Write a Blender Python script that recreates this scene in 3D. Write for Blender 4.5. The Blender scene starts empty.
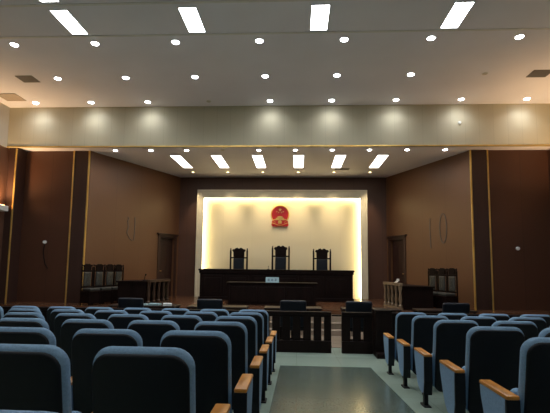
import bpy, bmesh, math, random
from math import radians as R, sin, cos, pi, sqrt
from mathutils import Vector, Matrix, Euler

scene = bpy.context.scene
col = scene.collection
random.seed(4)

# ------------------------------------------------------------------ camera
cd = bpy.data.cameras.new('camera')
cam = bpy.data.objects.new('camera', cd)
col.objects.link(cam)
cd.sensor_width = 36.0
cd.lens = 430.0 / 550.0 * 36.0
cd.shift_y = 18.3 / 550.0
cd.clip_start = 0.05
cam.matrix_world = Matrix.Translation((0, 0, 1.768)) @ Matrix.Rotation(R(3.0), 4, 'Z') @ Matrix.Rotation(R(95.8), 4, 'X') @ Matrix.Rotation(R(0.68), 4, 'Z')
scene.camera = cam

# ------------------------------------------------------------------ world, exposure
w = bpy.data.worlds.new('world'); scene.world = w
w.use_nodes = True
w.node_tree.nodes['Background'].inputs[0].default_value = (0.5, 0.6, 0.8, 1)
w.node_tree.nodes['Background'].inputs[1].default_value = 0.02
scene.view_settings.view_transform = 'Standard'
scene.view_settings.look = 'None'
scene.view_settings.exposure = 1.1
scene.view_settings.gamma = 1.0
scene.view_settings.use_curve_mapping = False
cy = scene.cycles
cy.max_bounces = 8
cy.diffuse_bounces = 5
cy.glossy_bounces = 3
cy.use_denoising = True
cy.sample_clamp_indirect = 4.0

HALL_SPOT = 36.0          # watts of one hall downlight
HALL_PANEL = 9.0          # emission of a hall ceiling panel
STAGE_SPOT = 14.0
STAGE_PANEL = 3.5
WASH_SPOT = 100.0
COVE = 7.0

# ------------------------------------------------------------------ materials
def nmat(name, color, rough=0.5, metal=0.0, noise=None, spec=0.5, coat=0.0, bump=None):
    """noise = (scale, amount, stretch xyz)"""
    m = bpy.data.materials.new(name); m.use_nodes = True
    nt = m.node_tree; b = nt.nodes['Principled BSDF']
    b.inputs['Base Color'].default_value = (*color, 1)
    b.inputs['Roughness'].default_value = rough
    b.inputs['Metallic'].default_value = metal
    b.inputs['Specular IOR Level'].default_value = spec
    b.inputs['Coat Weight'].default_value = coat
    if noise or bump:
        tc = nt.nodes.new('ShaderNodeTexCoord')
    if noise:
        sc, amt, st = noise
        mp = nt.nodes.new('ShaderNodeMapping'); mp.inputs['Scale'].default_value = st
        nz = nt.nodes.new('ShaderNodeTexNoise'); nz.inputs['Scale'].default_value = sc; nz.inputs['Detail'].default_value = 5
        rp = nt.nodes.new('ShaderNodeValToRGB')
        rp.color_ramp.elements[0].position = 0.3; rp.color_ramp.elements[1].position = 0.7
        rp.color_ramp.elements[0].color = (*[max(0, c * (1 - amt)) for c in color], 1)
        rp.color_ramp.elements[1].color = (*[min(1, c * (1 + amt)) for c in color], 1)
        nt.links.new(tc.outputs['Object'], mp.inputs['Vector'])
        nt.links.new(mp.outputs['Vector'], nz.inputs['Vector'])
        nt.links.new(nz.outputs['Fac'], rp.inputs['Fac'])
        nt.links.new(rp.outputs['Color'], b.inputs['Base Color'])
    if bump:
        sc2, st2 = bump
        nb = nt.nodes.new('ShaderNodeTexNoise'); nb.inputs['Scale'].default_value = sc2
        bp = nt.nodes.new('ShaderNodeBump'); bp.inputs['Strength'].default_value = st2; bp.inputs['Distance'].default_value = 0.01
        nt.links.new(tc.outputs['Object'], nb.inputs['Vector'])
        nt.links.new(nb.outputs['Fac'], bp.inputs['Height'])
        nt.links.new(bp.outputs['Normal'], b.inputs['Normal'])
    return m

def emat(name, color, strength):
    m = bpy.data.materials.new(name); m.use_nodes = True
    nt = m.node_tree; nt.nodes.remove(nt.nodes['Principled BSDF'])
    e = nt.nodes.new('ShaderNodeEmission'); e.inputs[0].default_value = (*color, 1); e.inputs[1].default_value = strength
    nt.links.new(e.outputs[0], nt.nodes['Material Output'].inputs[0])
    return m

def brickmat(name, c1, c2, mortar, scale, bw, rh, rough, ms=0.01, axes='XY', offset=0.0, speck=0.0, spec=0.5):
    m = bpy.data.materials.new(name); m.use_nodes = True
    nt = m.node_tree; b = nt.nodes['Principled BSDF']
    b.inputs['Roughness'].default_value = rough
    b.inputs['Specular IOR Level'].default_value = spec
    tc = nt.nodes.new('ShaderNodeTexCoord')
    sp = nt.nodes.new('ShaderNodeSeparateXYZ'); cb = nt.nodes.new('ShaderNodeCombineXYZ')
    nt.links.new(tc.outputs['Object'], sp.inputs[0])
    nt.links.new(sp.outputs['XYZ'.index(axes[0])], cb.inputs[0])
    nt.links.new(sp.outputs['XYZ'.index(axes[1])], cb.inputs[1])
    bk = nt.nodes.new('ShaderNodeTexBrick')
    bk.offset = offset
    bk.inputs['Scale'].default_value = scale
    bk.inputs['Brick Width'].default_value = bw
    bk.inputs['Row Height'].default_value = rh
    bk.inputs['Mortar Size'].default_value = ms
    bk.inputs['Color1'].default_value = (*c1, 1); bk.inputs['Color2'].default_value = (*c2, 1); bk.inputs['Mortar'].default_value = (*mortar, 1)
    nt.links.new(cb.outputs[0], bk.inputs['Vector'])
    out = bk.outputs['Color']
    if speck:
        nz = nt.nodes.new('ShaderNodeTexNoise'); nz.inputs['Scale'].default_value = 60; nz.inputs['Detail'].default_value = 6
        nt.links.new(tc.outputs['Object'], nz.inputs['Vector'])
        mx = nt.nodes.new('ShaderNodeMix'); mx.data_type = 'RGBA'; mx.blend_type = 'OVERLAY'; mx.inputs[0].default_value = speck
        nt.links.new(out, mx.inputs[6]); nt.links.new(nz.outputs['Fac'], mx.inputs[7])
        out = mx.outputs[2]
    nt.links.new(out, b.inputs['Base Color'])
    return m

M = {}
M['ceil'] = nmat('ceiling_paint', (0.80, 0.80, 0.87), 0.9, noise=(0.6, 0.04, (1, 1, 1)))
M['fascia'] = brickmat('beige_wallcovering', (0.50, 0.455, 0.32), (0.475, 0.43, 0.305), (0.42, 0.38, 0.27), 1.0, 0.42, 4.0, 0.75, 0.006, 'XZ')
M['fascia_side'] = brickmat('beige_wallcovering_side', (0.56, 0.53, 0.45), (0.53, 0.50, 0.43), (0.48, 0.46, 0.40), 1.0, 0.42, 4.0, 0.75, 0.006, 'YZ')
M['wood_wall'] = brickmat('brown_wood_panel', (0.070, 0.027, 0.014), (0.064, 0.025, 0.013), (0.040, 0.015, 0.008), 1.0, 1.15, 9.0, 0.48, 0.006, 'XZ', speck=0.15)
M['wood_wall_lit'] = brickmat('lit_wood_panel', (0.150, 0.068, 0.031), (0.138, 0.062, 0.028), (0.095, 0.043, 0.022), 1.0, 1.15, 9.0, 0.42, 0.005, 'XZ', speck=0.15)  # same wood as the other walls, stage lighting put into a lighter tone
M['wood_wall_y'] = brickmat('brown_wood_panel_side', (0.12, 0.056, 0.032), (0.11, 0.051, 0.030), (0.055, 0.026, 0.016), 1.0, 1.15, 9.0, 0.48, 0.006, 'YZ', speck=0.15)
M['wood_dark_wall'] = nmat('dark_wood_pilaster', (0.04, 0.017, 0.012), 0.5, noise=(6, 0.15, (1, 1, 0.1)))
M['wood_dark'] = nmat('dark_mahogany', (0.008, 0.0036, 0.003), 0.5, spec=0.12, noise=(8, 0.3, (1, 1, 0.15)))
M['wood_mid'] = nmat('carved_wood', (0.06, 0.034, 0.021), 0.4, noise=(9, 0.25, (1, 1, 0.15)))  # left desk columns: brown wood, some stage light mixed into the colour
M['wood_lit'] = nmat('stage_lit_desk_wood', (0.20, 0.14, 0.085), 0.4, noise=(9, 0.2, (1, 1, 0.15)))  # right desk columns: brown wood lightened to carry the stage light
M['door'] = nmat('door_wood', (0.03, 0.011, 0.009), 0.4, noise=(7, 0.25, (1, 1, 0.1)))
M['brass'] = nmat('brass', (0.85, 0.56, 0.17), 0.36, metal=0.75, noise=(3, 0.25, (1, 1, 0.6)))
M['tile'] = brickmat('green_grey_tile', (0.35, 0.44, 0.37), (0.33, 0.42, 0.35), (0.24, 0.30, 0.25), 1.0, 0.8, 0.8, 0.15, 0.004, 'XY', speck=0.1, spec=0.5)
M['granite'] = brickmat('grey_granite', (0.105, 0.14, 0.122), (0.085, 0.12, 0.10), (0.055, 0.075, 0.065), 1.0, 0.78, 0.6, 0.2, 0.004, 'XY', speck=0.55, spec=0.4)
M['platform'] = nmat('platform_boards', (0.11, 0.05, 0.026), 0.22, noise=(4, 0.2, (0.3, 3, 1)))
M['court_floor'] = brickmat('brown_grey_tile', (0.34, 0.27, 0.21), (0.31, 0.25, 0.19), (0.2, 0.16, 0.12), 1.0, 0.8, 0.5, 0.22, 0.006, 'XY')
M['cream_frame'] = nmat('cream_stone_frame', (0.66, 0.61, 0.46), 0.5, noise=(3, 0.05, (1, 1, 1)))
M['panel'] = brickmat('cream_fabric_panel', (0.80, 0.71, 0.48), (0.78, 0.69, 0.47), (0.72, 0.63, 0.42), 1.0, 1.2, 9.0, 0.7, 0.004, 'XZ')
M['fabric'] = nmat('blue_fabric', (0.215, 0.34, 0.49), 0.85, noise=(90, 0.12, (1, 1, 1)), spec=0.2)
M['shell'] = nmat('black_plastic_shell', (0.004, 0.006, 0.009), 0.55, spec=0.25, noise=(40, 0.1, (1, 1, 1)))
M['black'] = nmat('black_metal', (0.006, 0.007, 0.009), 0.6, spec=0.2, noise=(20, 0.1, (1, 1, 1)))
M['armwood'] = nmat('orange_beech', (0.56, 0.22, 0.03), 0.35, noise=(14, 0.2, (1, 0.15, 1)))
M['table'] = nmat('dark_table_wood', (0.02, 0.011, 0.008), 0.45, spec=0.2, noise=(9, 0.2, (1, 1, 0.15)))
M['leather'] = nmat('dark_blue_leather', (0.006, 0.009, 0.016), 0.5, spec=0.3, noise=(14, 0.2, (1, 1, 1)))
M['leather_grey'] = nmat('grey_green_leather', (0.042, 0.042, 0.036), 0.5, noise=(14, 0.2, (1, 1, 1)))
M['red'] = nmat('red_enamel', (0.55, 0.012, 0.015), 0.35, noise=(5, 0.1, (1, 1, 1)))
M['gold'] = nmat('gold_leaf', (0.80, 0.55, 0.16), 0.35, metal=0.6, noise=(8, 0.15, (1, 1, 1)))
M['white'] = nmat('white_plastic', (0.75, 0.76, 0.75), 0.5, noise=(5, 0.03, (1, 1, 1)))
M['paper'] = nmat('white_paper', (0.62, 0.68, 0.70), 0.7, noise=(5, 0.05, (1, 1, 1)))
M['cyan'] = nmat('pale_cyan_card', (0.30, 0.46, 0.52), 0.5, noise=(5, 0.05, (1, 1, 1)))
M['ink'] = nmat('dark_ink', (0.03, 0.06, 0.09), 0.6, noise=(5, 0.05, (1, 1, 1)))
M['vent'] = nmat('grey_vent_metal', (0.13, 0.125, 0.12), 0.5, noise=(5, 0.05, (1, 1, 1)))
M['hatch'] = nmat('beige_hatch', (0.42, 0.36, 0.30), 0.7, noise=(5, 0.05, (1, 1, 1)))
M['trimring'] = nmat('white_lamp_ring', (0.7, 0.7, 0.68), 0.5, noise=(5, 0.03, (1, 1, 1)))
M['dull'] = nmat('unlit_lamp_glass', (0.5, 0.48, 0.42), 0.3, noise=(5, 0.03, (1, 1, 1)))
M['e_down'] = emat('downlight_glow', (0.93, 0.96, 1.0), 22)
M['e_panel'] = emat('hall_panel_glow', (0.93, 0.97, 1.0), HALL_PANEL)
M['e_spanel'] = emat('stage_panel_glow', (1.0, 0.93, 0.84), STAGE_PANEL)
M['e_warm'] = emat('warm_spot_glow', (1.0, 0.72, 0.35), 4)
M['e_cove'] = emat('cove_strip_glow', (1.0, 0.80, 0.42), COVE)
M['e_sconce'] = emat('sconce_glow', (1.0, 0.48, 0.16), 10)

# ------------------------------------------------------------------ helpers
def obj(name, bm, mat, parent=None, smooth=False):
    me = bpy.data.meshes.new(name)
    bmesh.ops.recalc_face_normals(bm, faces=bm.faces[:])
    bm.to_mesh(me); bm.free()
    if smooth:
        for p in me.polygons: p.use_smooth = True
        try: me.set_sharp_from_angle(angle=R(38))
        except Exception: pass
    me.materials.append(mat)
    o = bpy.data.objects.new(name, me); col.objects.link(o)
    if parent: o.parent = parent
    return o

def tag(o, label, cat, group=None):
    o['label'] = label; o['category'] = cat
    if group: o['group'] = group
    return o

def thing(name, label, cat, loc=(0, 0, 0), rz=0.0, group=None):
    o = bpy.data.objects.new(name, None); col.objects.link(o)
    o.empty_display_size = 0.1
    o.location = loc; o.rotation_euler = (0, 0, rz)
    return tag(o, label, cat, group)

def struct(name, bm, mat, parent=None, smooth=False):
    o = obj(name, bm, mat, parent, smooth)
    if not parent: o['kind'] = 'structure'
    return o

def dup(root, loc=None, rz=None, label=None, group=None):
    r = root.copy(); col.objects.link(r)
    if loc is not None: r.location = loc
    if rz is not None: r.rotation_euler = (0, 0, rz)
    if label: r['label'] = label
    if group: r['group'] = group
    for ch in list(root.children):
        c = ch.copy(); col.objects.link(c); c.parent = r
        for g in list(ch.children):
            d = g.copy(); col.objects.link(d); d.parent = c
    return r

def bx(bm, x0, x1, y0, y1, z0, z1, bev=0.0, mtx=None):
    g = bmesh.ops.create_cube(bm, size=1.0)
    vs = g['verts']
    for v in vs:
        v.co = Vector((x0 + (v.co.x + .5) * (x1 - x0), y0 + (v.co.y + .5) * (y1 - y0), z0 + (v.co.z + .5) * (z1 - z0)))
    if bev > 0:
        es = list({e for v in vs for e in v.link_edges})
        r = bmesh.ops.bevel(bm, geom=es, offset=bev, segments=2, affect='EDGES', profile=0.5)
        vs = list({v for f in r['faces'] for v in f.verts} | {v for v in vs if v.is_valid})
    if mtx is not None:
        bmesh.ops.transform(bm, matrix=mtx, verts=[v for v in vs if v.is_valid])
    return vs

def box(x0, x1, y0, y1, z0, z1, bev=0.0):
    bm = bmesh.new(); bx(bm, x0, x1, y0, y1, z0, z1, bev); return bm

def cyl(bm, p0, p1, r0, r1=None, seg=12):
    r1 = r0 if r1 is None else r1
    p0, p1 = Vector(p0), Vector(p1); d = p1 - p0
    q = d.to_track_quat('Z', 'Y').to_matrix().to_4x4()
    bmesh.ops.create_cone(bm, cap_ends=True, segments=seg, radius1=r0, radius2=r1, depth=d.length,
                          matrix=Matrix.Translation((p0 + p1) / 2) @ q)

def lathe(bm, prof, cx=0, cy_=0, seg=16):
    rings = []
    for r, z in prof:
        rings.append([bm.verts.new((cx + r * cos(2 * pi * i / seg), cy_ + r * sin(2 * pi * i / seg), z)) for i in range(seg)])
    for a, b in zip(rings, rings[1:]):
        for i in range(seg):
            bm.faces.new((a[i], a[(i + 1) % seg], b[(i + 1) % seg], b[i]))
    bm.faces.new(rings[0][::-1]); bm.faces.new(rings[-1])

def tube(bm, pts, r, seg=8):
    pts = [Vector(p) for p in pts]; rings = []
    up = Vector((0.13, 0.21, 0.97)).normalized()
    for i, p in enumerate(pts):
        d = (pts[min(i + 1, len(pts) - 1)] - pts[max(i - 1, 0)]).normalized()
        a = d.cross(up).normalized(); b = d.cross(a).normalized()
        rings.append([bm.verts.new(p + a * r * cos(2 * pi * k / seg) + b * r * sin(2 * pi * k / seg)) for k in range(seg)])
    for a, b in zip(rings, rings[1:]):
        for k in range(seg):
            bm.faces.new((a[k], a[(k + 1) % seg], b[(k + 1) % seg], b[k]))
    bm.faces.new(rings[0][::-1]); bm.faces.new(rings[-1])

def prism(bm, pts, lo, hi, axis='Y'):
    """outline pts (a,b) extruded along axis"""
    def mk(a, b, c):
        return {'Y': (a, c, b), 'X': (c, a, b), 'Z': (a, b, c)}[axis]
    A = [bm.verts.new(mk(a, b, lo)) for a, b in pts]
    B = [bm.verts.new(mk(a, b, hi)) for a, b in pts]
    n = len(pts)
    bm.faces.new(A); bm.faces.new(B[::-1])
    for i in range(n):
        bm.faces.new((A[i], A[(i + 1) % n], B[(i + 1) % n], B[i]))
    return A + B

def rrect(wd, h, rt, rb, arch=0.0, n=6):
    """rounded outline centred on x, z from 0 to h; rt top corner radius, rb bottom"""
    pts = []
    def arc(cx, cz, r, a0, a1):
        for i in range(n + 1):
            a = a0 + (a1 - a0) * i / n
            pts.append((cx + r * cos(a), cz + r * sin(a)))
    arc(wd / 2 - rb, rb, rb, -pi / 2, 0)
    arc(wd / 2 - rt, h - rt, rt, 0, pi / 2)
    arc(-wd / 2 + rt, h - rt, rt, pi / 2, pi)
    arc(-wd / 2 + rb, rb, rb, pi, 3 * pi / 2)
    out = []
    for x, z in pts:
        k = max(0.0, z / h)
        out.append((x, z + arch * k * k * (1 - (2 * x / wd) ** 2)))
    return out

def pillow(bm, wd, h, rt, rb, T, e, arch=0.0, xf=lambda p: p):
    """padded slab: rounded outline wd x h, thickness T, soft edge radius e; xf maps local (x,y,z) to its place"""
    prof = [(e + 0.10, -T / 2 - 0.004), (e + 0.04, -T / 2 - 0.002)]
    for i in range(7):
        a = pi * i / 6
        prof.append((e - e * sin(a), -T / 2 * cos(a)))
    prof += [(e + 0.04, T / 2 + 0.002), (e + 0.10, T / 2 + 0.004)]
    rings = []
    for ins, y in prof:
        o_ = rrect(wd - 2 * ins, h - 2 * ins, max(rt - ins, 0.012), max(rb - ins, 0.012), arch)
        rings.append([bm.verts.new(xf(Vector((x, y, z + ins)))) for x, z in o_])
    for a, b in zip(rings, rings[1:]):
        n = len(a)
        for i in range(n):
            bm.faces.new((a[i], a[(i + 1) % n], b[(i + 1) % n], b[i]))
    bm.faces.new(rings[0]); bm.faces.new(rings[-1][::-1])

# ------------------------------------------------------------------ room
K = 0.057
def rake(y): return max(0.0, K * (9.0 - y))
XL, XR, YB = -9.25, 7.75, -3.0
ZC, ZS = 6.80, 5.54
PZ, PY = 0.60, 12.6        # stage platform height and front edge
YF = 12.9                  # fascia
YW = 13.5                  # walls beside the stage
YE = 17.6                  # end wall

bm = bmesh.new()
prism(bm, [(YB, -0.3), (YW + 4.4, -0.3), (YW + 4.4, 0), (9.0, 0), (YB, rake(YB))], XL - 0.2, XR + 0.2, 'X')
struct('floor', bm, M['tile'])
bm = bmesh.new()
def runner(bm, x0, x1, y0, y1):
    prism(bm, [(y0, rake(y0) - 0.02), (y1, rake(y1) - 0.02), (y1, rake(y1) + 0.006), (y0, rake(y0) + 0.006)], x0, x1, 'X')
runner(bm, -0.285, 1.285, YB + 0.2, 7.75)
struct('floor_runner', bm, M['granite'])

struct('floor_court', box(XL, XR, 10.0, PY, -0.05, 0.008), M['court_floor'])
struct('ceiling', box(XL - 0.2, XR + 0.2, YB, YF + 0.15, ZC, ZC + 0.2), M['ceil'])
struct('ceiling_stage', box(XL - 0.2, XR + 0.2, YF + 0.1, YE + 0.3, ZS, ZS + 0.2), M['ceil'])
struct('wall_fascia', box(XL, XR, YF, YF + 0.16, ZS - 0.02, ZC), M['fascia'])
struct('trim_1', box(XL, XR, YF - 0.015, YF + 0.02, ZS - 0.035, ZS - 0.005), M['brass'])
struct('wall_back', box(XL - 0.2, XR + 0.2, YB - 0.2, YB, -0.3, ZC + 0.2), M['fascia'])
# hall side walls: wood below, wallcovering above
struct('wall_left', box(XL - 0.2, XL, YB, YW, -0.2, ZS - 0.05), M['wood_wall_y'])
struct('wall_right', box(XR, XR + 0.2, YB, YW, -0.2, ZS - 0.05), M['wood_wall_y'])
struct('wall_left_upper', box(XL - 0.2, XL + 0.012, YB, YF, ZS - 0.05, ZC), M['fascia_side'])
struct('wall_right_upper', box(XR - 0.012, XR + 0.2, YB, YF, ZS - 0.05, ZC), M['fascia_side'])
# walls facing the hall beside the stage opening
struct('wall_front_left', box(XL - 0.2, -6.79, YW, YW + 0.2, -0.2, ZS), M['wood_wall'])
struct('wall_front_right', box(5.40, XR + 0.2, YW, YW + 0.2, -0.2, ZS), M['wood_wall'])
# pilasters and brass strips
struct('trim_2', box(-7.31, -6.84, YW - 0.035, YW, -0.0, ZS), M['wood_dark_wall'])
struct('trim_3', box(5.42, 5.92, YW - 0.035, YW, -0.0, ZS), M['wood_dark_wall'])
struct('trim_4', box(XL, XL + 0.28, 13.03, YW, -0.0, ZS), M['wood_dark_wall'])
n_ = 5
for xs in (-7.33, -6.82, 5.39, 5.91):
    struct('trim_%d' % n_, box(xs - 0.022, xs + 0.022, YW - 0.06, YW - 0.036 + 0.036, 0.0, ZS, 0.006), M['brass']); n_ += 1
struct('trim_%d' % n_, box(XL + 0.24, XL + 0.285, 12.995, 13.03, 0.0, ZS - 0.05, 0.006), M['brass']); n_ += 1

# angled stage walls, each built in its own frame: local x along the wall from the hall corner to the back corner
def angled_wall(name, a, b, side):
    a, b = Vector(a), Vector(b); d = b - a; L = d.length
    root = bpy.data.objects.new(name, None)  # frame only for maths
    ang = math.atan2(d.y, d.x)
    bpy.data.objects.remove(root)
    def put(o):
        o.location = (a.x, a.y, 0); o.rotation_euler = (0, 0, ang); return o
    s = 1 if side == 'left' else -1       # wall thickness to the outside
    y0, y1 = (0, 0.2) if side == 'left' else (-0.2, 0)
    d0, d1, dz = L - 1.08, L - 0.24, PZ + 2.34
    bm = bmesh.new()
    bx(bm, 0, d0, y0, y1, -0.2, ZS); bx(bm, d1, L + 0.1, y0, y1, -0.2, ZS); bx(bm, d0, d1, y0, y1, dz, ZS); bx(bm, d0, d1, y0, y1, -0.2, PZ)
    put(struct('wall_stage_' + side, bm, M['wood_wall_lit']))
    f = -1 if side == 'left' else 1       # toward the stage
    dn = 'door_1' if side == 'left' else 'door_2'
    leaf = put(struct(dn, box(d0 + 0.01, d1 - 0.01, (0.10 if f < 0 else -0.15), (0.15 if f < 0 else -0.10), PZ, dz - 0.01), M['door']))
    def part(nm, bm, mt):
        o = obj(nm, bm, mt); o.parent = leaf
        return o
    yy = lambda p, q: (min(f * p, f * q), max(f * p, f * q))
    bm = bmesh.new()
    for (p0, p1, q0, q1) in ((0.1, 0.36, 0.15, 0.9), (0.48, 0.74, 0.15, 0.9), (0.1, 0.36, 1.05, 2.1), (0.48, 0.74, 1.05, 2.1)):
        ya, yb = yy(-0.10, -0.085)
        bx(bm, d0 + p0, d0 + p1, ya, yb, PZ + q0, PZ + q1, 0.008)
    part('raised_panel', bm, M['door'])
    bm = bmesh.new(); ya, yb = yy(-0.005, 0.03)
    bx(bm, d0 - 0.13, d0, ya, yb, PZ, dz + 0.1, 0.006); bx(bm, d1, d1 + 0.12, ya, yb, PZ, dz + 0.1, 0.006)
    bx(bm, d0, d1, ya, yb, dz, dz + 0.1, 0.006)
    part('door_frame', bm, M['wood_dark_wall'])
    bm = bmesh.new(); ya, yb = yy(-0.005, 0.09)
    bx(bm, d0 - 0.21, d1 + 0.18, ya, yb, dz + 0.12, dz + 0.16, 0.01)
    ya, yb = yy(-0.005, 0.06)
    bx(bm, d0 - 0.14, d1 + 0.13, ya, yb, dz + 0.05, dz + 0.125, 0.01)
    part('door_lintel', bm, M['door'])
    bm = bmesh.new(); yk = f * -0.06
    cyl(bm, (d0 + 0.08, f * -0.10, PZ + 1.02), (d0 + 0.08, yk, PZ + 1.02), 0.012); cyl(bm, (d0 + 0.07, yk, PZ + 1.02), (d0 + 0.19, yk, PZ + 1.02), 0.01)
    part('door_handle', bm, M['brass'])
angled_wall('left', (-6.79, 13.5), (-4.93, 17.6), 'left')
angled_wall('right', (5.40, 13.5), (3.62, 17.6), 'right')
struct('wall_end', box(-5.3, 4.0, YE, YE + 0.2, -0.2, ZS), M['wood_wall'])

# platform and steps
bm = bmesh.new()
prism(bm, [(XL, PY), (XR, PY), (XR, YW + 0.1), (5.36, YW + 0.1), (3.60, YE + 0.02), (-4.90, YE + 0.02), (-6.85, YW + 0.1), (XL, YW + 0.1)], 0.0, PZ, 'Z')
struct('floor_platform', bm, M['platform'])
bm = bmesh.new()
for i in range(3):
    bx(bm, -2.8, 1.5, PY - 0.30 * (3 - i), PY + 0.01, 0.15 * i, 0.15 * (i + 1), 0.01)
tag(obj('platform_steps', bm, M['court_floor']), 'wide pale steps leading up to the judges platform', 'steps')

# ceiling seams
struct('trim_%d' % n_, box(XL, XR, 8.73, 8.79, ZC - 0.012, ZC + 0.01), M['trimring']); n_ += 1
struct('trim_%d' % n_, box(XL, XR, 7.60, 7.66, ZC - 0.012, ZC + 0.01), M['trimring']); n_ += 1

# ------------------------------------------------------------------ lit wall panel behind the bench
CX = -0.66
fr = thing('lit_wall_frame', 'cream surround of the softly lit feature wall behind the judges', 'wall frame', (CX, YE, 0))
def ring(x_out, z_out, x_in, z_in, y0, y1, zb=PZ):
    bm = bmesh.new()
    bx(bm, -x_out, -x_in, y0, y1, zb, z_out, 0.012); bx(bm, x_in, x_out, y0, y1, zb, z_out, 0.012)
    bx(bm, -x_in, x_in, y0, y1, z_in, z_out, 0.012)
    return bm
obj('surround', ring(3.44, 4.94, 3.20, 4.63, -0.26, -0.002), M['cream_frame'], fr)
obj('edge_molding', ring(3.47, 4.97, 3.39, 4.89, -0.29, -0.24), M['cream_frame'], fr)
obj('fabric_panel', box(-3.20, 3.20, -0.06, -0.002, PZ, 4.64), M['panel'], fr)
for nm, b_ in (('led_strip', box(-3.20, -3.18, -0.20, -0.10, PZ + 0.02, 4.62)), ('led_strip', box(3.18, 3.20, -0.20, -0.10, PZ + 0.02, 4.62)),
               ('led_strip', box(-3.18, 3.18, -0.20, -0.10, 4.61, 4.63))):
    obj(nm, b_, M['e_cove'], fr)

# ------------------------------------------------------------------ emblem
def star_pts(cx, cz, r, rot=0.0):
    return [(cx + (r if i % 2 == 0 else r * 0.4) * sin(rot + i * pi / 5), cz + (r if i % 2 == 0 else r * 0.4) * cos(rot + i * pi / 5)) for i in range(10)]
em = thing('national_emblem', 'round red and gold state emblem mounted on the lit cream wall', 'emblem', (-0.715, YE - 0.07, 3.90))
bm = bmesh.new(); cyl(bm, (0, 0, 0.075), (0, -0.05, 0.075), 0.345, 0.345, 40); obj('red_disc', bm, M['red'], em, True)
bm = bmesh.new()
tube(bm, [(0.36 * sin(a), -0.04, 0.07 + 0.37 * cos(a)) for a in [R(-150 + 300 * i / 40) for i in range(41)]], 0.024, 10)
for i in range(34):
    a = R(-148 + 296 * i / 33)
    bmesh.ops.create_uvsphere(bm, u_segments=6, v_segments=4, radius=0.02, matrix=Matrix.Translation((0.365 * sin(a), -0.06, 0.07 + 0.375 * cos(a))))
obj('wheat_ring', bm, M['gold'], em, True)
bm = bmesh.new(); prism(bm, star_pts(0, 0.265, 0.075), -0.075, -0.05); obj('star', bm, M['gold'], em)
for sx, sz in ((-0.13, 0.19), (-0.055, 0.155), (0.055, 0.155), (0.13, 0.19)):
    bm = bmesh.new(); prism(bm, star_pts(sx, sz, 0.033), -0.07, -0.05); obj('star', bm, M['gold'], em)
bm = bmesh.new()
bx(bm, -0.25, 0.25, -0.08, -0.05, -0.16, -0.12); bx(bm, -0.17, 0.17, -0.08, -0.05, -0.12, -0.08)
prism(bm, [(-0.16, -0.08), (0.16, -0.08), (0.12, -0.055), (-0.12, -0.055)], -0.09, -0.05)
bx(bm, -0.10, 0.10, -0.08, -0.05, -0.055, -0.035)
prism(bm, [(-0.12, -0.035), (0.12, -0.035), (0.07, -0.005), (-0.07, -0.005)], -0.09, -0.05)
obj('gate_tower', bm, M['gold'], em)
bm = bmesh.new(); cyl(bm, (0, -0.02, -0.24), (0, -0.075, -0.24), 0.065, 0.065, 24)
for i in range(12):
    a = 2 * pi * i / 12
    bx(bm, -0.012, 0.012, -0.07, -0.03, 0.06, 0.082, 0, Matrix.Translation((0, 0, -0.24)) @ Matrix.Rotation(a, 4, 'Y'))
obj('gear_wheel', bm, M['gold'], em)
bm = bmesh.new()
for s in (-1, 1):
    prism(bm, [(s * 0.08, -0.20), (s * 0.20, -0.16), (s * 0.32, -0.20), (s * 0.35, -0.36), (s * 0.28, -0.44), (s * 0.22, -0.40), (s * 0.16, -0.44), (s * 0.08, -0.36)], -0.07, -0.03)
bx(bm, -0.12, 0.12, -0.06, -0.03, -0.42, -0.30)
obj('red_drape', bm, M['red'], em)
bm = bmesh.new()
tube(bm, [(x, -0.075, -0.33 - 0.05 * cos(x * 9)) for x in [-0.32 + 0.64 * i / 20 for i in range(21)]], 0.014, 6)
obj('gold_cord', bm, M['gold'], em, True)

# ------------------------------------------------------------------ judges bench
jb = thing('judges_bench', 'long dark wooden judges bench raised on the platform', 'bench desk', (-0.77, 15.6, PZ))
obj('bench_body', box(-2.76, 2.76, 0.0, 0.12, 0.0, 1.06), M['wood_dark'], jb)
for s in (-1, 1):
    obj('end_panel', box(min(s * 2.76, s * 2.70), max(s * 2.76, s * 2.70), 0.12, 0.75, 0.0, 1.06), M['wood_dark'], jb)
obj('bench_top', box(-2.82, 2.82, -0.05, 0.78, 1.06, 1.13, 0.015), M['wood_dark'], jb)
obj('plinth', box(-2.80, 2.80, -0.03, 0.0, 0.0, 0.13, 0.006), M['wood_dark'], jb)
for i in range(6):
    x0 = -2.68 + i * 0.90
    bm = bmesh.new(); bx(bm, x0, x0 + 0.80, -0.018, 0.002, 0.22, 0.92, 0.008); bx(bm, x0 + 0.1, x0 + 0.70, -0.032, -0.016, 0.32, 0.82, 0.008)
    obj('raised_panel', bm, M['wood_dark'], jb)
obj('cornice', box(-2.79, 2.79, -0.035, 0.0, 0.97, 1.06, 0.01), M['wood_dark'], jb)

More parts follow.
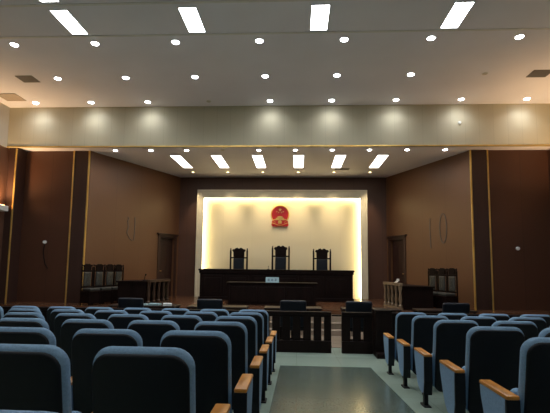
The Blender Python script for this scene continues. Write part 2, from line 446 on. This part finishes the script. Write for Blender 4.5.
# clerk desk
ck = thing('clerk_desk', 'low dark clerk desk in front of the judges bench', 'desk', (-0.80, 13.75, PZ))
obj('desk_top', box(-1.46, 1.46, 0, 0.62, 0.68, 0.72, 0.01), M['wood_dark'], ck)
obj('modesty_panel', box(-1.38, 1.38, 0.04, 0.08, 0.0, 0.68), M['wood_dark'], ck)
for s in (-1, 1):
    obj('side_panel', box(min(s * 1.40, s * 1.35), max(s * 1.40, s * 1.35), 0.03, 0.58, 0, 0.68), M['wood_dark'], ck)
bm = bmesh.new()
for i in range(3): bx(bm, -1.28 + i * 0.88, -0.48 + i * 0.88, 0.02, 0.042, 0.1, 0.58, 0.008)
obj('raised_panel', bm, M['wood_dark'], ck)
npl = thing('name_plate', 'small pale blue name plate standing on the clerk desk', 'name plate', (-0.79, 13.85, PZ + 0.72))
bm = bmesh.new(); prism(bm, [(-0.05, 0), (0.05, 0), (0.006, 0.17), (-0.006, 0.17)], -0.21, 0.21, 'X'); obj('card', bm, M['cyan'], npl)
bm = bmesh.new()
tl = Matrix.Translation((0, -0.050, 0)) @ Matrix.Rotation(R(-14.5), 4, 'X')
for i, c in enumerate((-0.11, 0.0, 0.11)):
    for (p, q, u, v) in ((-0.035, 0.035, 0.115, 0.125), (-0.035, 0.035, 0.085, 0.095), (-0.04, 0.04, 0.055, 0.065), (-0.006, 0.006, 0.045, 0.13), (-0.035, -0.025, 0.055, 0.12)):
        if (i == 1 and u == 0.115) or (i == 2 and p == -0.035 and q < 0): continue
        bx(bm, c + p, c + q, -0.003, 0.002, u, v, 0, tl)
obj('characters', bm, M['ink'], npl)
jar = thing('desk_microphone', 'tiny dark microphone at the centre of the judges bench top', 'microphone', (-1.05, 15.75, PZ + 1.13))
bm = bmesh.new(); lathe(bm, [(0.05, 0), (0.05, 0.015), (0.01, 0.02)]); obj('base', bm, M['black'], jar)
bm = bmesh.new(); tube(bm, [(0, 0, 0.01), (0, 0.01, 0.06), (0, 0.03, 0.1)], 0.006, 6); obj('neck', bm, M['black'], jar)
bm = bmesh.new(); bmesh.ops.create_uvsphere(bm, u_segments=8, v_segments=6, radius=0.016, matrix=Matrix.Translation((0, 0.03, 0.11))); obj('head', bm, M['black'], jar, True)

# ------------------------------------------------------------------ high-back carved chairs
def high_chair(name, label, cat, wd, H, seat_z, mat_back, group, loc, rz, arms=True):
    """faces local -y; origin on the floor"""
    t = thing(name, label, cat, loc, rz, group)
    hw = wd / 2; pr = wd * 0.045
    for s in (-1, 1):
        bm = bmesh.new()
        bx(bm, s * (hw - pr) - pr, s * (hw - pr) + pr, 0.22, 0.22 + 2 * pr, 0, H - 0.09, 0.008)
        lathe(bm, [(pr * 0.9, H - 0.09), (pr * 0.5, H - 0.07), (pr, H - 0.045), (pr * 0.4, H - 0.015), (0.004, H)], s * (hw - pr), 0.22 + pr, 10)
        obj('post', bm, M['wood_dark'], t)
    pw = hw * 0.60
    zb = seat_z + 0.10; zc = H - 0.62 if H > 1.5 else H - 0.4
    zc = H - (H - seat_z) * 0.29
    obj('crossbar', box(-hw + pr, hw - pr, 0.225, 0.26, zc - 0.02, zc + 0.035, 0.006), M['wood_dark'], t)
    obj('lower_rail', box(-hw + pr, hw - pr, 0.225, 0.26, zb - 0.05, zb, 0.006), M['wood_dark'], t)
    bm = bmesh.new(); pillow(bm, 2 * pw, zc - zb - 0.02, 0.02, 0.02, 0.06, 0.025, 0, lambda p: Vector((p.x, p.y + 0.235, p.z + zb))); obj('backrest', bm, mat_back, t, True)
    # crest: two humps with a notch and small ears
    cz = zc + 0.035; ch = H - cz
    out = [(-pw, cz), (pw, cz), (pw * 1.02, cz + ch * 0.55), (pw * 1.25, cz + ch * 0.70), (pw * 1.12, cz + ch * 0.86), (pw * 0.78, cz + ch * 0.88),
           (pw * 0.55, cz + ch * 1.0), (pw * 0.25, cz + ch * 1.03), (0, cz + ch * 0.90), (-pw * 0.25, cz + ch * 1.03), (-pw * 0.55, cz + ch * 1.0),
           (-pw * 0.78, cz + ch * 0.88), (-pw * 1.12, cz + ch * 0.86), (-pw * 1.25, cz + ch * 0.70), (-pw * 1.02, cz + ch * 0.55)]
    bm = bmesh.new(); prism(bm, out, 0.222, 0.262); obj('crest_rail', bm, M['wood_dark'], t)
    obj('seat', box(-hw, hw, -0.30 * wd / 0.7, 0.24, seat_z - 0.09, seat_z - 0.03, 0.01), M['wood_dark'], t)
    bm = bmesh.new(); bx(bm, -hw + 0.03, hw - 0.03, -0.27 * wd / 0.7, 0.21, seat_z - 0.03, seat_z + 0.05, 0.03); obj('seat_cushion', bm, mat_back, t, True)
    if not arms: obj('apron', box(-hw + 0.01, hw - 0.01, -0.26 * wd / 0.7, 0.21, 0.06, seat_z - 0.09), M['wood_dark'], t)  # solid box added below the seat to darken what shows there
    for s in (-1, 1):
        obj('leg', box(s * (hw - pr) - pr, s * (hw - pr) + pr, -0.29 * wd / 0.7, -0.29 * wd / 0.7 + 2 * pr, 0, seat_z - 0.09, 0.006), M['wood_dark'], t)
        if arms:
            bm = bmesh.new()
            bx(bm, s * (hw - pr) - pr * 1.1, s * (hw - pr) + pr * 1.1, -0.26 * wd / 0.7, 0.23, seat_z + 0.24, seat_z + 0.28, 0.012)
            bx(bm, s * (hw - pr) - pr * .8, s * (hw - pr) + pr * .8, -0.24 * wd / 0.7, -0.24 * wd / 0.7 + 2 * pr, seat_z - 0.05, seat_z + 0.25, 0.006)
            obj('armrest', bm, M['wood_dark'], t)
    return t
gj = 'carved judges chairs behind the bench'
high_chair('judge_chair', 'carved high-back judge chair in the middle, below the red emblem', 'chair', 0.72, 2.06, 0.62, M['leather'], gj, (-0.65, 16.75, PZ), 0)
j2 = high_chair('judge_chair', 'shorter carved judge chair left of the red emblem', 'chair', 0.72, 1.96, 0.60, M['leather'], gj, (-2.31, 16.75, PZ), 0)
dup(j2, (0.97, 16.75, PZ), 0, 'shorter carved judge chair right of the red emblem', gj)

# chairs along the side walls
gs = 'high-back chairs along the stage side walls'
c0 = high_chair('side_chair', 'wall-side high-back chair left of stage, first beside the brass strip', 'chair', 0.42, 1.24, 0.46, M['leather_grey'], gs, (-6.24, 12.92, PZ), R(64), arms=False)
for (x, y), l in zip(((-6.10, 13.42), (-5.98, 13.92), (-5.88, 14.40)), ('second from the brass strip', 'third from the brass strip', 'fourth, next to the desk')):
    dup(c0, (x, y, PZ), R(64), 'wall-side high-back chair left of stage, ' + l, gs)
for (x, y), l in zip(((4.36, 12.98), (4.24, 13.48), (4.10, 13.98)), ('nearest the brass strip', 'middle of the three', 'closest to the desk')):
    dup(c0, (x, y, PZ), R(-68), 'wall-side high-back chair right of stage, ' + l, gs)

# ------------------------------------------------------------------ side desks with balusters
def side_desk(side, pts, label, body_mat, H=0.74):
    """pts: near-inner, near-outer, far-outer, far-inner corners"""
    t = thing('side_desk', label, 'desk', (0, 0, PZ))
    a, b, c, d = [Vector(p) for p in pts]
    bm = bmesh.new(); prism(bm, [tuple(p) for p in (a, b, c, d)], 0.0, H - 0.05, 'Z'); obj('desk_body', bm, M['wood_dark'], t)
    ctr = (a + b + c + d) / 4
    g = [tuple(ctr + (p - ctr) * 1.07) for p in (a, b, c, d)]
    bm = bmesh.new(); prism(bm, g, H - 0.05, H, 'Z'); obj('desk_top', bm, M['wood_dark'], t)
    # column rail along inner face
    e = d - a; L = e.length; u = e / L; nrm = Vector((-u.y, u.x)); nrm = nrm if (nrm.dot(a - b) > 0) else -nrm
    n = 5
    for i in range(n):
        p = a + u * (0.08 + (L - 0.16) * i / (n - 1)) + nrm * 0.06
        bm = bmesh.new()
        lathe(bm, [(0.06, 0.06), (0.06, 0.12), (0.035, 0.15), (0.055, 0.3), (0.035, 0.5), (0.06, 0.64), (0.06, 0.70)], p.x, p.y, 10)
        obj('baluster', bm, body_mat, t, True)
    q = [a + nrm * 0.01, a + nrm * 0.12, d + nrm * 0.12, d + nrm * 0.01]
    bm = bmesh.new(); prism(bm, [tuple(p) for p in q], 0.0, 0.06, 'Z'); obj('base_rail', bm, body_mat, t)
    bm = bmesh.new(); prism(bm, [tuple(p) for p in q], 0.70, 0.78, 'Z'); obj('top_rail', bm, body_mat, t)
    return t
side_desk('left', [(-4.58, 12.95), (-5.45, 12.95), (-5.12, 14.5), (-4.40, 14.5)], 'dark desk with turned columns at the left side of the stage', M['wood_mid'])
side_desk('right', [(3.12, 12.95), (3.98, 12.95), (3.66, 14.5), (2.95, 14.5)], 'dark desk with turned columns coloured as lit at the right side of the stage', M['wood_lit'], 0.70)
mk = thing('gooseneck_microphone', 'small dark microphone on the left stage desk', 'microphone', (-4.75, 13.3, PZ + 0.742))
bm = bmesh.new(); lathe(bm, [(0.06, 0), (0.06, 0.02), (0.015, 0.03)]); obj('base', bm, M['black'], mk)
bm = bmesh.new(); tube(bm, [(0, 0, 0.02), (0, 0, 0.08), (0.01, -0.01, 0.13), (0.03, -0.02, 0.17)], 0.01, 6); obj('neck', bm, M['black'], mk)
bm = bmesh.new(); cyl(bm, (0.03, -0.02, 0.165), (0.05, -0.03, 0.21), 0.02); obj('head', bm, M['black'], mk)
pp = thing('paper_sheet', 'curled white sheet of paper on the right stage desk', 'paper', (3.17, 13.90, PZ + 0.705), R(15))
bm = bmesh.new()
vs = []
for i in range(9):
    a = i / 8 * 2.6
    for y in (-0.09, 0.09):
        vs.append(bm.verts.new((-0.13 + 0.12 * i / 8 + 0.07 * sin(a), y, 0.004 + 0.20 * (i / 8) ** 0.8 if i < 6 else 0.16 + 0.05 * cos((i - 5) * 1.0))))
for i in range(8):
    bm.faces.new((vs[2 * i], vs[2 * i + 1], vs[2 * i + 3], vs[2 * i + 2]))
bmesh.ops.solidify(bm, geom=bm.faces[:], thickness=0.004)
obj('sheet', bm, M['white'], pp, True)

# ------------------------------------------------------------------ ground level tables and chairs
def ground_table(x0, x1, y, label, grp='long tables behind the barrier'):
    t = thing('counsel_table', label, 'table', ((x0 + x1) / 2, y, 0), 0, grp)
    h = (x1 - x0) / 2
    obj('table_top', box(-h, h, 0, 0.6, 0.76, 0.80, 0.01), M['table'], t)
    obj('apron', box(-h + 0.05, h - 0.05, 0.5, 0.54, 0.66, 0.76), M['wood_dark'], t)
    for s in (-1, 1):
        for q in (0.05, 0.50):
            obj('leg', box(s * (h - 0.05) - 0.03, s * (h - 0.05) + 0.03, q, q + 0.05, 0, 0.76, 0.005), M['wood_dark'], t)
ground_table(-0.82, 0.62, 10.75, 'long dark table behind the barrier, left of the gate opening')
ground_table(1.12, 2.55, 10.75, 'long dark table behind the barrier, right of the gate opening')
ground_table(-2.75, -1.25, 10.75, 'long dark table behind the barrier, in front of the clerk desk end')
ground_table(-4.75, -3.05, 10.75, 'long table behind the barrier with papers lying on it')
ground_table(2.95, 4.35, 10.75, 'long table behind the barrier near the right stage desk')
for i, (x, y, rz, wd) in enumerate(((-3.95, 10.9, 10, 0.3), (-3.62, 10.95, -8, 0.28), (-3.27, 10.88, 15, 0.22))):
    o = obj('paper_stack', box(-wd / 2, wd / 2, -0.1, 0.1, 0, 0.035 + 0.012 * i, 0.004), M['cyan'] if i < 2 else M['paper'])
    o.location = (x, y, 0.80); o.rotation_euler = (0, 0, R(rz))
    tag(o, ('pale blue paper stack on the table, far left one', 'pale blue paper stack on the table, middle one', 'white paper stack on the table, thinnest one, right end')[i].replace('thinnest one, ', ''), 'papers')

def court_chair(x, y, label):
    """leather armchair facing +y (its back to the hall)"""
    t = thing('leather_armchair', label, 'chair', (x, y, 0), 0, 'leather armchairs behind the barrier')
    bm = bmesh.new(); pillow(bm, 0.60, 0.60, 0.05, 0.03, 0.09, 0.04, 0.01, lambda p: Vector((p.x, p.y - 0.22 - 0.12 * (p.z / 0.6), p.z + 0.45))); obj('backrest', bm, M['leather'], t, True)
    bm = bmesh.new(); bx(bm, -0.29, 0.29, -0.24, 0.30, 0.36, 0.47, 0.03); obj('seat', bm, M['leather'], t, True)
    for s in (-1, 1):
        obj('leg', box(s * 0.28 - 0.025, s * 0.28 + 0.025, 0.24, 0.29, 0, 0.37, 0.005), M['wood_dark'], t)
        bm = bmesh.new(); bx(bm, s * 0.28 - 0.025, s * 0.28 + 0.025, -0.27, -0.22, 0, 0.45, 0.005); obj('leg', bm, M['wood_dark'], t)
        bm = bmesh.new(); bx(bm, s * 0.31 - 0.03, s * 0.31 + 0.03, -0.26, 0.26, 0.63, 0.67, 0.012); bx(bm, s * 0.31 - 0.02, s * 0.31 + 0.02, 0.2, 0.25, 0.4, 0.64, 0.005)
        obj('armrest', bm, M['wood_dark'], t)
    obj('stretcher', box(-0.27, 0.27, -0.255, -0.235, 0.16, 0.20, 0.004), M['wood_dark'], t)
    obj('splat', box(-0.045, 0.045, -0.255, -0.235, 0.20, 0.37, 0.004), M['wood_dark'], t)
    return t
a0 = court_chair(-0.085, 10.25, 'dark leather armchair behind the barrier, left of the gate opening')
for x, l in ((1.40, 'right of the gate opening'), (-2.0, 'below the left end of the judges bench'), (-3.85, 'at the table with papers'), (3.55, 'farthest right')):
    dup(a0, (x, 10.25, 0), 0, 'dark leather armchair behind the barrier, ' + l)

# ------------------------------------------------------------------ barrier
def barrier(x0, x1, label, gaps_from, bar=None):
    t = thing('wooden_barrier', label, 'railing', ((x0 + x1) / 2, 9.4, 0), 0, 'wooden barrier between hall and court')
    cx = (x0 + x1) / 2
    a, b = x0 - cx, x1 - cx
    obj('base_rail', box(a, b, -0.05, 0.07, 0, 0.25, 0.008), M['wood_dark'], t)
    obj('top_rail', box(a, b, -0.05, 0.07, 0.79, 0.86, 0.012), M['wood_dark'], t)
    if bar: obj('gate_bar', box(bar[0] - cx, bar[1] - cx, -0.03, 0.05, 0.765, 0.80), M['wood_dark'], t)
    obj('frieze_board', box(a, b, -0.02, 0.04, 0.745, 0.79), M['wood_dark'], t)
    # broad slats with narrow openings every 0.222 m
    g = gaps_from
    while g - 0.222 > x0: g -= 0.222
    xs = [x0]
    while g < x1 - 0.03:
        if g - 0.0275 > x0 + 0.03: xs += [g - 0.0275, g + 0.0275]
        g += 0.222
    xs.append(x1)
    for p, q in zip(xs[0::2], xs[1::2]):
        obj('slat', box(p - cx, q - cx, -0.018, 0.038, 0.25, 0.745, 0.006), M['wood_dark'], t)
    return t
barrier(-9.0, 0.735, 'dark slatted wooden barrier running left from the gate opening', -0.335)
barrier(0.955, 1.60, 'short dark slatted wooden barrier right of the gate opening', 1.165, (0.745, 0.955))
barrier(1.98, 7.7, 'dark slatted wooden barrier behind the right block of seats', 2.0 + 0.02)
pb = thing('barrier_pedestal', 'solid dark square pedestal block ending the short barrier by the right seats', 'pedestal', (1.785, 9.3, 0))
obj('pedestal_body', box(-0.17, 0.17, -0.2, 0.17, 0.10, 0.90, 0.01), M['wood_dark'], pb)
obj('pedestal_base', box(-0.18, 0.18, -0.45, 0.17, 0, 0.10, 0.01), M['wood_dark'], pb)
obj('pedestal_cap', box(-0.18, 0.18, -0.23, 0.17, 0.90, 0.94, 0.01), M['wood_dark'], pb)

# ------------------------------------------------------------------ wall items
def wall_cord(x, z, label, pts):
    t = thing('wall_sensor', label, 'wall device', (x, YW, z))
    bm = bmesh.new(); cyl(bm, (0, 0, 0), (0, -0.05, 0), 0.058, 0.05, 20); obj('housing', bm, M['white'], t, True)
    if pts:
        bm = bmesh.new(); tube(bm, pts, 0.014, 6); obj('cord', bm, M['black'], t, True)
wall_cord(-8.15, 2.53, 'small white round device with hanging cord on the dark left wall',
          [(0, -0.02, -0.06), (-0.03, -0.02, -0.3), (0.0, -0.02, -0.5), (0.06, -0.02, -0.72), (0.16, -0.02, -0.85)])
wall_cord(6.72, 2.46, 'small white round device on the dark right wall', None)
def on_wall(a, b, t):
    a, b = Vector(a), Vector(b); return a + (b - a) * t, math.atan2((b - a).y, (b - a).x)
def wall_lines(side, t, label):
    if side == 'left':
        p, ang = on_wall((-6.79, 13.5), (-4.93, 17.6), t); f = -1
    else:
        p, ang = on_wall((5.40, 13.5), (3.62, 17.6), t); f = 1
    r = thing('hanging_cord', label, 'cord', (p.x, p.y, 3.13), ang)
    bm = bmesh.new()
    if side == 'left':
        tube(bm, [(-0.25, f * .012, 0.42), (-0.18, f * .012, 0.36), (-0.24, f * .012, 0.28), (-0.2, f * .012, 0.05), (-0.26, f * .012, -0.15), (-0.12, f * .012, -0.35), (0.02, f * .012, -0.42)], 0.012, 6)
        obj('cord_piece', bm, M['vent'], r, True)
        bm = bmesh.new(); tube(bm, [(0.1, f * .012, 0.45), (0.11, f * .012, 0.1), (0.09, f * .012, -0.4)], 0.012, 6)
    else:
        tube(bm, [(-0.35 + 0.16 * sin(a), f * .012, 0.05 + 0.5 * cos(a)) for a in [2 * pi * i / 24 for i in range(24)]], 0.012, 6)
        obj('cord_piece', bm, M['vent'], r, True)
        bm = bmesh.new(); tube(bm, [(0.28, f * .012, 0.45), (0.3, f * .012, 0.1), (0.27, f * .012, -0.6)], 0.012, 6)
    obj('cord_piece', bm, M['vent'], r, True)
wall_lines('left', 0.43, 'thin dark squiggly cord hanging on the left stage wall')
wall_lines('right', 0.36, 'thin dark looped cord hanging on the right stage wall')
sc_ = thing('wall_sconce', 'pale wall lamp with orange uplight on the left hall wall', 'lamp', (XL, 12.45, 3.55))
obj('shade', box(0, 0.28, -0.45, 0.36, -0.12, 0.05, 0.02), M['white'], sc_)
obj('glow_tube', box(0.04, 0.2, -0.35, 0.28, 0.05, 0.07), M['e_sconce'], sc_)
L_ = bpy.data.lights.new('sconce_light', 'SPOT'); L_.energy = 150; L_.color = (1.0, 0.62, 0.30); L_.spot_size = R(160); L_.spot_blend = 1.0; L_.shadow_soft_size = 0.08
lo = bpy.data.objects.new('sconce_light', L_); col.objects.link(lo); lo.parent = sc_; lo.location = (0.10, 0, 0.10); lo.rotation_euler = (R(180), 0, 0)
s2 = dup(sc_, (XR, 11.6, 3.55), R(180), 'pale wall lamp with orange uplight on the right hall wall')

# ------------------------------------------------------------------ ceiling fixtures
def spot(parent, energy, color, cone=110, blend=0.9, z=-0.03, tilt=0.0, size=0.05):
    L = bpy.data.lights.new('lamp_light', 'SPOT'); L.energy = energy; L.color = color
    L.spot_size = R(cone); L.spot_blend = blend; L.shadow_soft_size = size
    o = bpy.data.objects.new('lamp_light', L); col.objects.link(o); o.parent = parent
    o.location = (0, 0, z); o.rotation_euler = (tilt, 0, 0)
    return o
def downlight(name, label, cat, r, emis, loc, group):
    t = thing(name, label, cat, loc, 0, group)
    bm = bmesh.new(); lathe(bm, [(r * 1.0, -0.004), (r * 1.25, -0.012), (r * 1.3, 0.0), (r * 1.0, 0.002)], 0, 0, 20); obj('ring', bm, M['trimring'], t, True)
    bm = bmesh.new(); cyl(bm, (0, 0, -0.010), (0, 0, -0.016), r, r, 20); obj('lens', bm, emis, t)
    return t
gd = 'round hall ceiling downlights'
ordn = ['first', 'second', 'third', 'fourth', 'fifth', 'sixth', 'seventh', 'eighth', 'ninth', 'tenth']
proto = downlight('downlight', 'x', 'downlight', 0.075, M['e_down'], (0, 0, 20), gd)
hall_l = spot(proto, HALL_SPOT, (0.92, 0.96, 1.0), 150, 1.0)
unlit = downlight('unlit_downlight', 'x', 'downlight', 0.06, M['dull'], (0, 0, 20), 'unlit small ceiling fittings')
def grid(xs, y, off, rowname, first=0):
    for i, x in enumerate(xs):
        if i in off: continue
        dup(proto, (x, y, ZC), 0, '%s lit round downlight from the left, hall ceiling row %s' % (ordn[i], rowname), gd)
grid([-6.50, -4.61, -2.76, -0.87, 1.0, 2.88, 4.75], 9.06, (), 'behind the light panels')
grid([-6.48, -4.61, -2.74, -0.87, 1.0, 2.90], 10.82, (), 'in the middle')
hall_l.data = hall_l.data.copy(); hall_l.data.energy = HALL_SPOT * 0.5
grid([-8.14, -6.38, -4.60, -2.72, -0.85, 1.0, 2.90, 4.80, 6.68], 12.50, (3,), 'next to the beam')
dup(unlit, (-2.72, 12.50, ZC), 0, 'dull unlit ceiling fitting in the downlight row next to the beam')
dup(unlit, (4.77, 10.82, ZC), 0, 'dull unlit ceiling fitting at the right end of the middle downlight row')
gst = 'round stage ceiling downlights'
sproto = downlight('stage_downlight', 'x', 'downlight', 0.062, M['e_down'], (0, 0, 20), gst)
spot(sproto, STAGE_SPOT, (1.0, 0.84, 0.64), 150, 1.0)
for i in range(10):
    x = -5.94 + 1.172 * i
    if i == 3:
        dup(unlit, (x, 13.42, ZS), 0, 'dull unlit fitting in the stage ceiling downlight row'); continue
    dup(sproto, (x, 13.42, ZS), 0, '%s round downlight from the left in the stage ceiling' % ordn[i], gst)
wproto = downlight('wash_downlight', 'x', 'downlight', 0.045, M['e_warm'], (0, 0, 20), 'small warm spots near the end wall')
sl = spot(wproto, WASH_SPOT, (1.0, 0.78, 0.50), 46, 1.0, tilt=R(27))
for i in range(6):
    dup(wproto, (-4.15 + 1.39 * i, 16.57, ZS), 0, '%s tiny warm spot from the left near the end wall' % ordn[i])
for i, x in enumerate((-4.88, -3.6, -2.31, -0.6, 0.88)):
    dup(unlit, (x, 13.12, ZS), 0, '%s tiny unlit fitting from the left just behind the beam' % ordn[i])

def panel(x, y, z, lx, ly, em_, label, grp, name='ceiling_light_panel'):
    t = thing(name, label, 'light panel', (x, y, z), 0, grp)
    obj('panel_frame', ringbox(lx, ly), M['trimring'], t)
    obj('diffuser', box(-lx / 2, lx / 2, -ly / 2, ly / 2, -0.010, -0.002), em_, t)
    return t
def ringbox(lx, ly):
    bm = bmesh.new(); w_ = 0.02
    bx(bm, -lx / 2 - w_, -lx / 2, -ly / 2 - w_, ly / 2 + w_, -0.014, 0); bx(bm, lx / 2, lx / 2 + w_, -ly / 2 - w_, ly / 2 + w_, -0.014, 0)
    bx(bm, -lx / 2, lx / 2, -ly / 2 - w_, -ly / 2, -0.014, 0); bx(bm, -lx / 2, lx / 2, ly / 2, ly / 2 + w_, -0.014, 0)
    return bm
p0 = panel(-4.745, 8.22, ZC, 0.34, 0.86, M['e_panel'], 'rectangular hall light panel at the far left', 'rectangular hall ceiling light panels')
for x, l in ((-2.17, 'second from the left'), (0.42, 'third from the left'), (3.12, 'at the far right')):
    dup(p0, (x, 8.22, ZC), 0, 'rectangular hall light panel ' + l)
for yy_, nm in ((7.08, 'second row'), (3.2, 'third row'), (-0.4, 'rear row')):
    for x, l in ((-7.3, 'outer left'), (-4.745, 'inner left'), (-2.17, 'left of the aisle'), (0.42, 'over the aisle'), (3.12, 'right of the aisle'), (5.8, 'outer right')):
        if yy_ > 6 and abs(x) > 5.5: continue
        dup(p0, (x, yy_, ZC), 0, 'rectangular hall light panel overhead, %s, %s' % (nm, l))
sp = panel(-4.15, 14.93, ZS, 0.34, 1.78, M['e_spanel'], 'first long light panel from the left in the stage ceiling', 'long stage ceiling light panels', 'stage_light_panel')
for i in range(1, 6):
    dup(sp, (-4.15 + 1.393 * i, 14.93, ZS), 0, '%s long light panel from the left in the stage ceiling' % ordn[i])
def vent(x, y, z, lx, ly, mt, label):
    t = thing('ceiling_vent', label, 'vent', (x, y, z))
    obj('vent_frame', ringbox(lx, ly), mt, t)
    bm = bmesh.new()
    n = int(ly / 0.05)
    for i in range(n):
        yv = -ly / 2 + (i + .5) * ly / n
        bx(bm, -lx / 2, lx / 2, yv - 0.018, yv + 0.018, -0.010, -0.004)
    obj('louvers', bm, mt, t)
    obj('backing', box(-lx / 2, lx / 2, -ly / 2, ly / 2, -0.004, 0), mt, t)
vent(-7.32, 10.83, ZC, 0.42, 0.36, M['vent'], 'dark grey square air vent in the hall ceiling, left side')
vent(6.15, 10.85, ZC, 0.45, 0.36, M['vent'], 'dark grey square air vent in the hall ceiling, right side')
vent(1.67, 16.05, ZS, 0.5, 0.25, M['vent'], 'small dark air vent in the stage ceiling')
hb = thing('access_hatch', 'beige access hatch in the hall ceiling above the sconce', 'hatch', (-8.62, 12.05, ZC))
obj('hatch_panel', box(-0.28, 0.28, -0.25, 0.25, -0.008, 0), M['hatch'], hb)
obj('hatch_frame', ringbox(0.56, 0.5), M['hatch'], hb)
dt = thing('fascia_sensor', 'tiny round sensor on the beige beam over the right stage side', 'sensor', (4.88, YF, 6.22))
bm = bmesh.new(); cyl(bm, (0, 0, 0), (0, -0.04, 0), 0.05, 0.04, 16); obj('sensor_body', bm, M['white'], dt, True)
def rm(o):
    for c in list(o.children): rm(c)
    bpy.data.objects.remove(o)
for o in (proto, sproto, wproto, unlit): rm(o)

# ------------------------------------------------------------------ auditorium seats
def seat_proto(s):
    """faces +y; armrest on the side s (+1 = +x). origin on the floor under the armrest leg line"""
    t = thing('auditorium_seat', 'x', 'seat', (0, 0, 20), 0, 'blue auditorium seats')
    tilt = R(10)
    def place(z0, y0):
        def f(p):
            y = p.y - 0.035 * (1 - (p.x / 0.255) ** 2)
            q = Vector((p.x, y, p.z)); q = Matrix.Rotation(tilt, 3, 'X') @ q
            return Vector((q.x, q.y + y0, q.z + z0))
        return f
    bm = bmesh.new(); pillow(bm, 0.51, 0.80, 0.10, 0.06, 0.075, 0.032, 0.012, place(0.205, -0.005)); obj('backrest', bm, M['fabric'], t, True)
    bm = bmesh.new(); pillow(bm, 0.478, 0.80, 0.09, 0.07, 0.03, 0.013, 0.010, place(0.180, -0.045)); obj('back_shell', bm, M['shell'], t, True)
    bm = bmesh.new(); pillow(bm, 0.42, 0.34, 0.06, 0.06, 0.09, 0.04, 0.0, lambda p: Matrix.Rotation(R(-4), 3, 'X') @ p + Vector((0, 0.14, 0.24))); obj('seat_cushion', bm, M['fabric'], t, True)
    x = s * 0.3275
    # side panel: tapering to the bottom
    outl = [(-0.13, 0.575), (0.28, 0.575), (0.272, 0.50), (0.21, 0.33), (0.15, 0.22), (0.09, 0.17), (-0.03, 0.15), (-0.09, 0.17), (-0.12, 0.30)]
    bm = bmesh.new()
    prism(bm, outl, x - 0.044, x + 0.044, 'X')
    sp_ = obj('side_panel', bm, M['fabric'], t)
    bm = bmesh.new()
    prism(bm, [(-0.145, 0.575), (-0.125, 0.575), (-0.115, 0.30), (-0.085, 0.17), (-0.02, 0.15), (-0.03, 0.13), (-0.10, 0.145), (-0.14, 0.30)], x - 0.046, x + 0.046, 'X')
    obj('rear_edge', bm, M['shell'], t)
    bm = bmesh.new(); bx(bm, x - 0.046, x + 0.046, -0.15, 0.295, 0.575, 0.605, 0.011); obj('armrest', bm, M['armwood'], t, True)
    bm = bmesh.new(); bx(bm, x - 0.022, x + 0.022, -0.04, 0.03, 0.0, 0.20, 0.004); leg_ = obj('leg', bm, M['black'], t)
    bm = bmesh.new(); bx(bm, x - 0.04, x + 0.04, -0.10, 0.08, -0.004, 0.018, 0.006); obj('foot_plate', bm, M['black'], leg_)
    return t
pl, pr_ = seat_proto(1), seat_proto(-1)
rows = {1: 'row closest to the camera', 2: 'second row from the rear', 3: 'third row from the rear', 4: 'middle row', 5: 'third row from the front', 6: 'second row from the front', 7: 'front row'}
nth = ['at the aisle', 'second from the aisle', 'third from the aisle', 'fourth from the aisle', 'fifth from the aisle', 'sixth from the aisle', 'seventh from the aisle', 'eighth from the aisle', 'ninth from the aisle']
for n in range(1, 8):
    Y = 0.20 + n * 1.005
    if n == 1: Y = 1.12
    if n == 2: Y = 2.27
    for k in range(9):
        x = -0.715 - 0.64 * k - ((0.035 - 0.006 * k) if n == 2 else 0)
        if x + 0.25 < -0.70 * (Y - 0.1) and k > 0: break
        dup(pl, (x, Y, rake(Y)), 0, 'blue seat left of the aisle, %s, %s' % (rows[n], nth[k]), 'blue seats left of the aisle')
    if n == 1: continue
    for k in range(9):
        x = 1.782 + 0.64 * k + {3: 0.0, 4: 0.02, 5: 0.035, 6: 0.05, 7: 0.055}.get(n, 0.0)
        if x - 0.36 > 0.60 * (Y + 0.3): break
        dup(pr_, (x, Y, rake(Y)), 0, 'blue seat right of the aisle, %s, %s' % (rows[n], nth[k]), 'blue seats right of the aisle')
rm(pl); rm(pr_)
